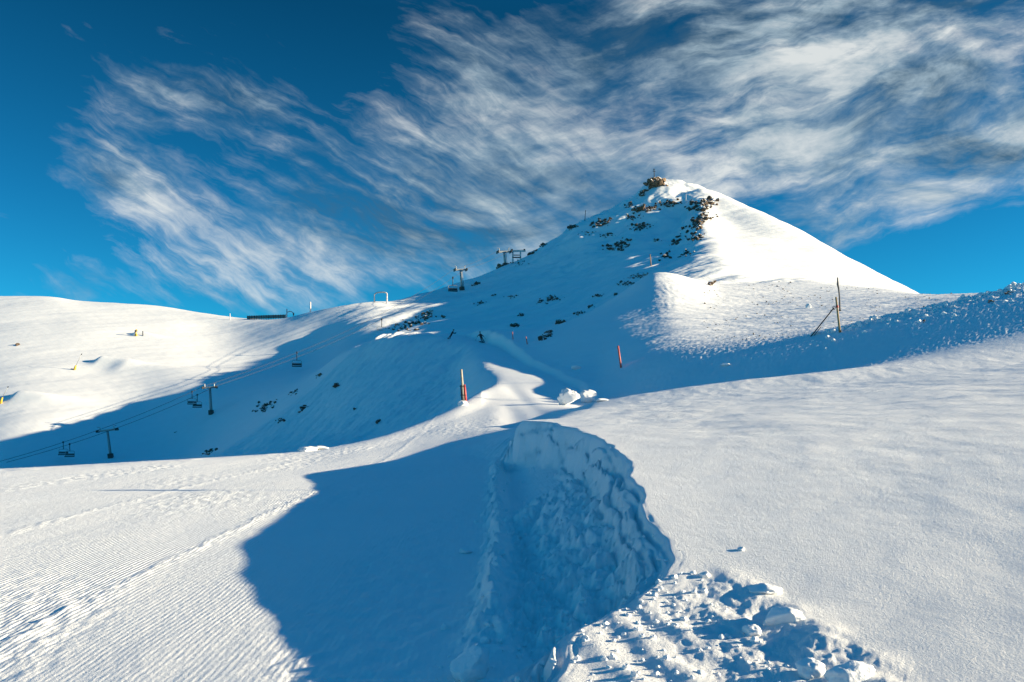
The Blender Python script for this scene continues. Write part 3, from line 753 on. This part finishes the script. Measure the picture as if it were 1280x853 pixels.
# ------------------------------------------------------------------ single blocks of snow
def block(px, py, wpx, hpx, seed, label, sink=.25, dep=1.0, d=None, facet=4, amp=.30, fr=1.5):
    p = hit(px, py) if d is None else at(px, py, d)
    s = p.y / F
    V, Fc = lump(seed, 4, amp, fr, facet)
    fine = fbm(V[:, 0] * 5 + 3, V[:, 1] * 5 + V[:, 2] * 4, 3, seed % 50)
    V = V * (1 + .07 * fine)[:, None]
    V = V * np.array([wpx * s / 2, wpx * s / 2 * dep, hpx * s / 2]); V[:, 2] += hpx * s / 2 * (1 - 2 * sink)
    o = mesh_obj('snow_block', V, Fc, M['chunk'], None, True); o.location = p
    return tag(o, label, 'snow block', 'lumps of broken snow beside the trail')
block(711, 507, 26, 22, 901, 'jagged white snow block at the trail side, the left one of two', .1, .7, None, 7, .55, 2.3)
block(736, 503, 26, 17, 902, 'rounded white snow block right of the jagged one at the trail side', .12, .7, None, 5, .45, 2.1)
block(752, 502, 18, 5, 903, 'flat crust of snow trailing off right of the two trail side blocks', .2)
block(386, 564, 26, 8, 904, 'low heap of snow on the piste edge above the valley', .3)
block(402, 562, 20, 7, 914, 'smaller heap of snow beside the low heap on the piste edge', .3)
block(589, 845, 50, 48, 905, 'sunlit pointed snow lump at the bottom of the trench berm', .2)
block(581, 692, 20, 11, 906, 'small shaded slab of snow lying on the groomed piste', .15, facet=7)
block(976, 776, 56, 34, 907, 'largest rounded snow chunk on the slumped bank', .4, .8)
block(940, 792, 26, 15, 915, 'pale snow chunk in front of the largest one on the slumped bank', .3)
block(1062, 850, 60, 36, 908, 'smooth snow chunk at the bottom edge of the picture', .35, .8)
block(1010, 846, 40, 30, 909, 'shaded snow chunk left of the smooth one at the bottom edge', .35)
block(926, 688, 9, 6, 910, 'little snow clod alone on the smooth slope above the bank', .3)
block(880, 722, 16, 11, 911, 'snow clod on the lip where the bank begins to slump', .3)
block(955, 738, 40, 12, 912, 'flat snow slab on the upper rim of the slumped bank', .4)
block(1010, 386, 7, 7, 913, 'round white snow ball on the stony slope left of the stakes', .2)
block(907, 457, 12, 4, 916, 'lumpy crust of snow on the far rim of the shaded band', .3)
block(720, 462, 12, 7, 917, 'sunlit snow clod on top of the cut bank beside the trail', .2)


# ------------------------------------------------------------------ poles and stakes
def pole(name, base, top, r0, r1, mat, label, cat, group=None, extra=None, part='shaft'):
    b = Vector(base); t = Vector(top) - b
    root = empty(name, b, label=label, cat=cat, group=group)
    MB().tube((0, 0, -.3), t, r0, r1, 10).build(part, M[mat], root, True)
    if extra: extra(root, t)
    return root
def top_of(b, px, py): return at(px, py, b.y)

b = hit(580, 503.5); t = top_of(b, 576.5, 462); s = b.y / F
root = empty('trail_post', b, label='pale wooden trail post strapped between a black and a red pad on the piste edge', cat='post')
tv = t - b; up_ = tv.normalized()
MB().tube((0, 0, -.3), tv, 1.75 * s, 1.5 * s, 14).build('post', M['wood'], root, True)
MB().path([Vector((-2.1 * s, -.6 * s, -.1)), Vector((-2.2 * s, -.6 * s, 0)) + tv * .25, Vector((-2.1 * s, -.5 * s, 0)) + tv * .52], [.8 * s, .9 * s, .7 * s]).build('pad', M['rubber'], root, True)
MB().path([Vector((2.3 * s, .4 * s, -.1)), Vector((2.3 * s, .4 * s, 0)) + tv * .25, Vector((2.2 * s, .4 * s, 0)) + tv * .54], [1.6 * s, 1.7 * s, 1.5 * s]).build('pad', M['red'], root, True)
for f_ in (.22, .49):
    MB().path([tv * f_ + Vector((3.7 * s * math.cos(a), 2.2 * s * math.sin(a), 0)) for a in np.linspace(0, 6.2831, 17)], .35 * s, 6).build('strap', M['rubber'], root)
block(578, 507, 14, 9, 930, 'mound of snow around the foot of the trail post', .35)

MARK = 'marker poles along the trail'
def bands(mat, z0=.72, z1=.9):
    def f(root, t):
        r = root.children[0].dimensions.x * .55 + .01
        MB().tube(t * z0, t * z1, r * .9, r * .9, 10).build('band', M[mat], root, True)
    return f
def marker(px0, py0, px1, py1, rpx, mat, label, extra=None, name='marker_pole', group=MARK):
    b = hit(px0, py0); return pole(name, b, top_of(b, px1, py1), rpx * b.y / F, rpx * .9 * b.y / F, mat, label, 'marker pole', group, extra)
marker(777, 460, 772.5, 432.5, 1.35, 'salmon', 'leaning faded red marker pole nearest on the right of the trail')
marker(659.5, 431, 657.5, 421, .7, 'salmon', 'short red brown marker pole beside the trail, right one of the distant pair')
marker(641.5, 425, 640.5, 415, .6, 'salmon', 'short red brown marker pole beside the trail, left one of the distant pair')
marker(814, 333, 812.5, 318, .7, 'orange', 'orange brown marker pole standing by the nose of the spur')
marker(731, 276, 732, 263, .4, 'dark_steel', 'thin dark pole on the left ridge below the summit')
marker(857.5, 254, 857.5, 243, .4, 'pale_pink', 'thin pale pole on the saddle between summit and spur')
marker(287.5, 400, 287.5, 392, .5, 'pale_pink', 'thin pale pole on the skyline of the sunny hill')
marker(388, 388, 388, 377.5, .9, 'pale_pink', 'pale post on the skyline left of the lift arch')
marker(178.5, 421, 178.5, 414, .6, 'dark_steel', 'dark hydrant post beside the fan snow gun', name='hydrant_post', group=None)
def cross(root, t):
    MB().tube(t * .78 + Vector((-.9, 0, .1)), t * .78 + Vector((.9, 0, -.1)), .16, .16, 8).build('crossbar', M['dark_wood'], root)
    MB().tube(t * .92 + Vector((-.5, 0, 0)), t * .92 + Vector((.5, 0, 0)), .14, .14, 8).build('crossbar', M['dark_wood'], root)
bs = hit(818, 229); bs.z = at(818, 226, bs.y).z
pole('summit_cross', bs, at(817.5, 211, bs.y), .28, .2, 'dark_wood', 'dark wooden cross standing on the summit rocks', 'cross', extra=cross)

b = hit(1050.5, 416); tp = top_of(b, 1045, 371.5); s = b.y / F
root = pole('wooden_stake', b, tp, 1.35 * s, 1.1 * s, 'tan_wood', 'tan wooden stake with a dark red band standing on the stony rim', 'stake', part='stake')
tv = tp - b
MB().tube(tv * .70, tv * .76, 1.7 * s, 1.65 * s, 10).build('band', M['red'], root, True)
MB().tube(tv * -.02, tv * .06, 1.7 * s, 1.5 * s, 10).build('foot', M['dark_wood'], root, True)
b2 = hit(1050, 389); s2 = b2.y / F
root = empty('grey_stake', b2, label='tall weathered grey stake rising behind the tan wooden stake', cat='stake')
tv2 = [top_of(b2, x, y) - b2 for x, y in ((1050, 391), (1049.8, 384), (1049.2, 370), (1048.3, 361), (1047.2, 356), (1047, 347))]
MB().path(tv2, [1.0 * s2, 1.0 * s2, .9 * s2, 1.0 * s2, 1.3 * s2, .7 * s2]).build('stake', M['grey_wood'], root, True)
MB().box(tv2[0] + Vector((0, 0, .15)), (2.6 * s2, 2.6 * s2, 2.2 * s2)).build('foot', M['dark_wood'], root)
b3 = hit(1013.5, 421.5); s3 = b3.y / F
root = empty('brace_stake', b3, label='black brace leaning up from the snow towards the wooden stake', cat='brace')
tv3 = at(1042.5, 385, b.y) - b3
MB().tube(tv3 * -.03, tv3, .75 * s3, .8 * s3, 8).build('bar', M['dark_steel'], root, True)
MB().tube(Vector((3.0 * s3, 0, 0)), Vector((3.0 * s3, 0, 0)) + tv3 * .35, .45 * s3, .45 * s3, 8).build('rod', M['dark_steel'], root, True)
MB().path([tv3 + Vector((1.6 * s3 * math.cos(a), 0, 2.2 * s3 * math.sin(a))) for a in np.linspace(0, 6.28, 13)], .4 * s3, 6).build('ring', M['grey_wood'], root, True)
block(1020, 419, 11, 5, 931, 'white snow clod at the foot of the black brace', .2)
block(1041, 416, 8, 5, 932, 'white snow clod left of the foot of the wooden stake', .2)
# marker standing just outside the view at the right; its long shadow crosses the slope and the piste
gx, gy = 11.2, 16.4
root = empty('padded_pole', (gx, gy, ground(gx, gy)), label='tall padded pole on the slope past the right edge', cat='pole')
MB().tube((0, 0, -.2), (0, 0, 2.76), .035, .03, 10).build('shaft', M['wood'], root, True)
MB().tube((0, 0, 2.24), (0, 0, 2.78), .10, .09, 12).build('pad', M['red'], root, True)

# ------------------------------------------------------------------ chairlift
TG = 'chairlift towers in a row up the slope'; CG = 'chairs hanging from the lift ropes'
def tower(bx, by, tx, ty, arm_px, label, yaw=0.0):
    b = hit(bx, by); s = b.y / F; h = (by - ty) * s; lean = math.atan2((tx - bx), (by - ty))
    root = empty('chairlift_tower', b, (0, lean, yaw), label, 'lift tower', TG)
    R_ = 1.75 * s; A_ = arm_px * s / 2
    MB().tube((0, 0, -1.0), (0, 0, h * .93), R_, R_ * .72, 14).build('pole', M['steel'], root, True)
    MB().box((0, 0, h * .06), (R_ * 3.2, R_ * 3.2, h * .16)).build('footing', M['concrete'], root)
    MB().box((0, 0, h * .93), (A_ * 2, 1.7 * s, 2.2 * s)).build('crossarm', M['steel'], root)
    for sg in (-1, 1):
        a = MB().box((sg * A_, 0, h * .93 - .6 * s), (1.3 * s, 9.5 * s, 1.8 * s)).build('sheave_assembly', M['dark_steel'], root)
        m_ = MB()
        for k in range(4): m_.disc((sg * A_, (k - 1.5) * 2.3 * s, h * .93 + .55 * s), (1, 0, 0), 1.0 * s, .9 * s)
        m_.build('wheel', M['rubber'], a, True)
        MB().path([(sg * A_ * .72, 0, h * .93), (sg * A_ * .72, 0, h * .93 + 4.4 * s), (sg * A_ * .98, 0, h * .93 + 4.9 * s)], .5 * s, 6).build('lifting_frame', M['steel'], root)
    MB().path([(R_ * 1.2, -R_, 0), (R_ * 1.0, -R_, h * .9)], .28 * s, 5).build('ladder', M['dark_steel'], root)
    bpy.context.view_layer.update()
    Mx = Matrix.Translation(b) @ Matrix.Rotation(yaw, 4, 'Z') @ Matrix.Rotation(lean, 4, 'Y')
    return Mx @ Vector((-A_, 0, h * .93 + 1.5 * s)), Mx @ Vector((A_, 0, h * .93 + 1.5 * s))
tw = [tower(138.5, 573, 134, 536, 23, 'dark chairlift tower lowest on the line, near the left edge', .1),
      tower(264, 518, 262, 482, 16, 'dark chairlift tower with a pair of chairs hanging beside it', .1),
      tower(577.5, 363, 575.5, 336, 15, 'pale chairlift tower standing alone on the ridge above the skiers', .3),
      tower(631.5, 331, 630, 313, 17, 'single pole chairlift tower at the left of the top station', .3)]
b = hit(641, 327); s = b.y / F
root = empty('portal_tower', b, label='two legged lift portal with a platform at the top of the line', cat='lift tower', group=TG)
for x_, z_ in ((0, 13), (9.6, 13)):
    MB().tube((x_ * s, 0, -9 * s if x_ else -1), (x_ * s, 0, z_ * s), 1.1 * s, .9 * s, 10).build('leg', M['pale_pink'], root, True)
MB().box((6.5 * s, 0, 14.2 * s), (19 * s, 2 * s, 2 * s)).build('crossarm', M['pale_pink'], root)
MB().box((5 * s, 0, 6.2 * s), (11 * s, 3 * s, 1.0 * s)).build('platform', M['dark_steel'], root)
MB().box((5 * s, .5 * s, 9.2 * s), (8.5 * s, 1 * s, 1.0 * s)).build('railing', M['dark_steel'], root)
for x_ in (-1, 14.5):
    MB().box((x_ * s, 0, 15.6 * s), (2.2 * s, 5 * s, 1.4 * s)).build('sheave_assembly', M['dark_steel'], root)
ends = (b + Vector((-1 * s, 0, 16.5 * s)), b + Vector((14.5 * s, 0, 16.5 * s)))
ropes = []
for sd_ in (0, 1):
    a = [tw[k][sd_] for k in range(4)] + [ends[sd_]]
    first = a[0] + (a[0] - a[1]) * .95 + Vector((0, 0, 3))
    a = [first] + a; pts = []
    for k in range(len(a) - 1):
        L_ = (a[k + 1] - a[k]).length; sag = min(4.5, .00013 * L_ * L_ + .012 * L_)
        for q_ in range(16):
            t_ = q_ / 16; p = a[k].lerp(a[k + 1], t_); p.z -= sag * 4 * t_ * (1 - t_); pts.append(p)
    pts.append(a[-1]); ropes.append(pts)
    o = MB().path(pts, .05, 6).build('lift_rope', M['dark_steel'])
    tag(o, ('valley side steel haul rope running up the lift towers', 'hill side steel haul rope running up the lift towers')[sd_], 'rope', 'haul ropes of the chairlift')
def make_chair():
    root = empty('lift_chair', (0, 0, 0))
    MB().box((0, 0, .05), (.35, .5, .5)).build('grip', M['rubber'], root)
    MB().path([(0, 0, 0), (0, .05, -1.1), (0, .25, -1.6), (0, .30, -2.1)], .10, 8).build('hanger', M['dark_steel'], root, True)
    fr = MB(); 
    fr.path([(-1.25, 0.25, -3.6), (-1.25, .30, -2.3), (-1.0, .30, -2.1), (1.0, .30, -2.1), (1.25, .30, -2.3), (1.25, .25, -3.6)], .085, 8); fr.build('frame', M['steel'], root, True)
    MB().box((0, -.15, -3.75), (2.6, .75, .26)).build('seat', M['rubber'], root)
    MB().box((0, .22, -3.15), (2.5, .12, .55)).build('backrest', M['rubber'], root)
    MB().path([(-1.2, .2, -3.0), (-1.2, -.6, -3.1), (1.2, -.6, -3.1), (1.2, .2, -3.0)], .05, 6).build('safety_bar', M['steel'], root)
    return root
proto = make_chair(); first = True
CH = [(79, 0, 'lower left chair of the pair below the lowest lift tower'), (87, 1, 'upper right chair of the pair below the lowest lift tower'),
      (240, 0, 'front chair of the pair beside the second lift tower'), (246.5, 1, 'rear chair of the pair beside the second lift tower'),
      (371, 0, 'dark chair hanging alone at the edge of the sunlit hill'), (477, 1, 'chair passing in front of the lit corridor under the arch'), (566, 1, 'chair beside the lone tower on the ridge')]
for px, sd_, lab in CH:
    P_ = ropes[sd_]; best = min(range(len(P_) - 1), key=lambda k: abs(HX + F * .5 * (P_[k].x / P_[k].y + P_[k + 1].x / P_[k + 1].y) - px))
    A0, A1 = P_[best], P_[best + 1]; p0 = HX + F * A0.x / A0.y; p1 = HX + F * A1.x / A1.y
    t_ = max(0, min(1, (px - p0) / (p1 - p0 + 1e-9))); p = A0.lerp(A1, t_)
    o = proto if first else copy_tree(proto); first = False
    o.location = p; sc_ = (.92 if px < 300 else 1.02 if px < 400 else 1.25) * p.y / 225 if px < 400 else p.y / F * 4.4
    o.scale = (sc_,) * 3; o.rotation_euler = (0, 0, .25); tag(o, lab, 'lift chair', CG)

# ------------------------------------------------------------------ arch, fence, skyline gear
b = hit(468, 378); s = b.y / F
root = empty('lift_arch', b, label='pale arched gantry at the head of the groomed corridor', cat='arch')
MB().tube((0, 0, -1), (0, 0, 9.5 * s), 1.0 * s, .9 * s, 10).build('post', M['pale_pink'], root, True)
MB().tube((15.6 * s, 0, -1), (15.6 * s, 0, 11.0 * s), 1.0 * s, .9 * s, 10).build('post', M['pale_pink'], root, True)
MB().path([(0, 0, 9.5 * s), (2.2 * s, 0, 11.2 * s), (5 * s, 0, 12.2 * s), (10 * s, 0, 12.4 * s), (13.5 * s, 0, 12 * s), (15.6 * s, 0, 11 * s)], .8 * s, 8).build('beam', M['steel'], root, True)
MB().box((.2 * s, -.3 * s, 1.6 * s), (1.6 * s, 1 * s, 3 * s)).build('control_box', M['dark_steel'], root)
b = hit(358.5, 396); s = b.y / F
root = empty('drag_lift_post', b, label='pale post with a curved arm at the end of the avalanche fence', cat='post')
MB().tube((0, 0, -1), (0, 0, 11 * s), .8 * s, .7 * s, 10).build('post', M['pale_pink'], root, True)
MB().path([(0, 0, 6.5 * s), (3 * s, 0, 7.8 * s), (6 * s, 0, 7.4 * s), (8 * s, 0, 5.5 * s), (8.4 * s, 0, 1.5 * s), (8.4 * s, 0, -1)], .55 * s, 8).build('arm', M['steel'], root, True)
MB().box((8.4 * s, 0, 4.6 * s), (1.5 * s, 1 * s, 3 * s)).build('box', M['dark_steel'], root)
f0 = hit(309, 399.2); f1 = hit(357, 397.5); s = f0.y / F
root = empty('avalanche_fence', f0, label='dark avalanche fence along the skyline between hill and mountain', cat='fence')
dv = f1 - f0; nb = 17
for k in range(nb):
    MB().box(dv * (k / (nb - 1)) + Vector((0, 0, 1.2 * s)), (.55 * s, .5 * s, 6.4 * s)).build('post', M['dark_wood'], root)
for z_ in (.6, 2.0, 3.4):
    MB().tube(Vector((0, .3 * s, z_ * s)), dv + Vector((0, .3 * s, z_ * s)), .62 * s, .62 * s, 6).build('rail', M['dark_wood'], root)

# ------------------------------------------------------------------ snow guns on the sunny hill
b = hit(170, 420.5); s = b.y / F
root = empty('fan_snow_gun', b, label='yellow fan snow gun with a dark drum on the sunny hill', cat='snow gun', group='snow guns on the sunny hill')
MB().box((0, 0, 1.2 * s), (3.0 * s, 2.4 * s, 2.6 * s), None, .7).build('base', M['yellow'], root)
MB().tube((0, 0, 2.2 * s), (-.2 * s, 0, 5.2 * s), .8 * s, .7 * s, 10).build('mast', M['yellow'], root, True)
dr = MB().tube((-1.0 * s, 0, 5.6 * s), (1.2 * s, -.4 * s, 7.4 * s), 1.25 * s, 1.0 * s, 14).build('drum', M['dark_steel'], root, True)
MB().disc((1.2 * s, -.4 * s, 7.45 * s), (2.2, -.4, 1.8), 1.15 * s, .4 * s, 14).build('nozzle_ring', M['yellow'], dr, True)
for (bx, by, mx_, my_, tx, ty, lab) in ((93, 463, 95, 457, 102, 443, 'yellow based snow lance leaning right, beside the dark drift'), (.5, 505, 3, 497, 10, 484, 'yellow based snow lance cut off by the left edge')):
    b = hit(bx, by); s = b.y / F
    root = empty('snow_lance', b, label=lab, cat='snow lance', group='snow guns on the sunny hill')
    mid = at(mx_, my_, b.y) - b
    MB().path([(0, 0, -.3), mid * .5, mid], [1.6 * s, 1.3 * s, .9 * s], 8).build('base', M['yellow'], root, True)
    MB().tube((-4.5 * s if bx > 50 else -1 * s, 0, 1.1 * s), (0, 0, .6 * s), .5 * s, .6 * s, 6).build('hose', M['dark_steel'], root, True)
    tp = at(tx, ty, b.y) - b
    MB().tube(mid * .95, tp, .30 * s, .22 * s, 6).build('lance', M['steel'], root, True)
    MB().disc(tp, tp - mid, .6 * s, 1.4 * s, 8).build('nozzle', M['dark_steel'], root)

# ------------------------------------------------------------------ the two people on the trail
def body_mesh(name, joints, edges, radii, mat, parent):
    me = bpy.data.meshes.new(name); me.from_pydata(joints, edges, []); me.update(); me.materials.append(mat)
    o = bpy.data.objects.new(name, me); COL.objects.link(o); o.parent = parent
    md = o.modifiers.new('Skin', 'SKIN'); md.use_smooth_shade = True
    sv = me.skin_vertices[0].data
    for k, r_ in enumerate(radii): sv[k].radius = r_ if isinstance(r_, tuple) else (r_, r_)
    sv[0].use_root = True
    ss = o.modifiers.new('Sub', 'SUBSURF'); ss.levels = 1; ss.render_levels = 2
    return o
E_ = [(0, 1), (1, 2), (2, 3), (3, 4), (2, 5), (5, 6), (6, 7), (2, 8), (8, 9), (9, 10), (0, 11), (11, 12), (12, 13), (13, 14), (0, 15), (15, 16), (16, 17), (17, 18)]
R0 = [(.17, .13), (.16, .12), (.18, .12), .06, .06, .075, .055, .045, .075, .055, .045, .10, .075, .055, .05, .10, .075, .055, .05]
def person(base, J, label, cloth, hel):
    root = empty('person', base, label=label, cat='person', group='people riding down the trail')
    body_mesh('body', J, E_, R0, M[cloth], root)
    hd = Vector(J[4]) + (Vector(J[4]) - Vector(J[3])).normalized() * .10
    V, Fc = lump(77, 3, .05, 1.0)
    mesh_obj('head', V * np.array([.088, .10, .12]), Fc, M['skin'], root, True).location = hd
    V2 = V * np.array([.118, .13, .12]); V2[:, 2] = np.where(V2[:, 2] < -.01, -.01, V2[:, 2])
    h = mesh_obj('helmet', V2, Fc, M[hel], root, True); h.location = hd + Vector((0, 0, .03))
    mesh_obj('goggles', V * np.array([.085, .03, .035]), Fc, M['rubber'], root, True).location = hd + Vector((0, -.095, .005))
    for e_, w_ in ((6, 7), (9, 10)):
        a_ = Vector(J[w_]); d_2 = (a_ - Vector(J[e_])).normalized(); m_ = MB(); sd3 = d_2.orthogonal().normalized()
        m_.tube(a_, a_ + d_2 * .09, .045, .04, 8)
        for q_ in range(4): m_.tube(a_ + d_2 * .08 + sd3 * (.03 - .02 * q_), a_ + d_2 * (.17 - .012 * abs(q_ - 1)) + sd3 * (.036 - .024 * q_), .011, .009, 6)
        m_.tube(a_ + d_2 * .03 + sd3 * .04, a_ + d_2 * .09 + sd3 * .085, .012, .010, 6)
        m_.build('glove', M['rubber'], root, True)
    return root
# rider leaning to the right on a board, arms out
b = hit(561.5, 424); k_ = 1.0
J1 = [(.30, 0, .62), (.40, 0, .84), (.52, -.02, 1.08), (.60, -.03, 1.20), (.64, -.05, 1.27),
      (.42, .17, 1.06), (.62, .32, .92), (.86, .36, .90), (.58, -.19, 1.04), (.74, -.34, .86), (.98, -.40, .92),
      (.32, .12, .58), (.16, .26, .40), (.12, .30, .14), (.18, .24, .06), (.26, -.12, .56), (.14, -.26, .40), (-.06, -.30, .14), (-.01, -.36, .06)]
person(b, J1, 'dark clothed person bending forward on a snowboard, arm stretched right', 'dark_cloth', 'rubber')
o = MB().path([(-.16, -.80, .09), (-.10, -.62, .03), (.02, -.1, .02), (.14, .46, .03), (.16, .66, .10)], [.10, .14, .12, .14, .10], 10)
so_ = o.build('snowboard', M['navy_cloth'], None, True); so_.scale = (1, 1, 1); so_.location = b
me = so_.data
for v in me.vertices: v.co.z = .02 + (v.co.z - .02) * .22 + (.05 if abs(v.co.y + .07) > .6 else 0)
tag(so_, 'dark snowboard under the person bending forward', 'snowboard')
# skier carving away, poles trailing
b = hit(601.5, 428.5)
J2 = [(.02, 0, .70), (-.04, -.06, .92), (-.12, -.10, 1.16), (-.15, -.15, 1.29), (-.16, -.19, 1.37),
      (-.32, -.08, 1.12), (-.50, -.16, .92), (-.56, -.40, .80), (.08, -.10, 1.12), (.28, -.20, .98), (.36, -.42, .84),
      (-.06, .02, .64), (.02, -.14, .40), (.22, -.02, .13), (.20, -.14, .06), (.14, 0, .64), (.26, -.12, .42), (.44, 0, .13), (.42, -.12, .06)]
person(b, J2, 'dark clothed skier crouching in a turn with arms spread', 'navy_cloth', 'rubber')
for x_, lab in ((.19, 'left dark ski under the crouching skier'), (.43, 'right dark ski under the crouching skier')):
    o = MB().path([(x_ - .5, -.78, .13), (x_ - .38, -.64, .05), (x_, -.06, .02), (x_ + .36, .62, .02), (x_ + .42, .74, .04)], [.035, .055, .045, .05, .04], 8).build('ski', M['dark_cloth'], None, True)
    o.location = b; tag(o, lab, 'ski', 'skis of the crouching skier')
for p0, p1, lab in (((-.56, -.42, .86), (-.85, .32, .30), 'thin ski pole in the left hand of the crouching skier'), ((.36, -.44, .90), (.80, .30, .34), 'thin ski pole in the right hand of the crouching skier')):
    o = MB().tube(p0, p1, .013, .010, 6); o.disc(Vector(p0).lerp(Vector(p1), .92), Vector(p1) - Vector(p0), .05, .012, 10)
    o = o.build('ski_pole', M['dark_steel']); o.location = b; tag(o, lab, 'ski pole', 'poles of the crouching skier')
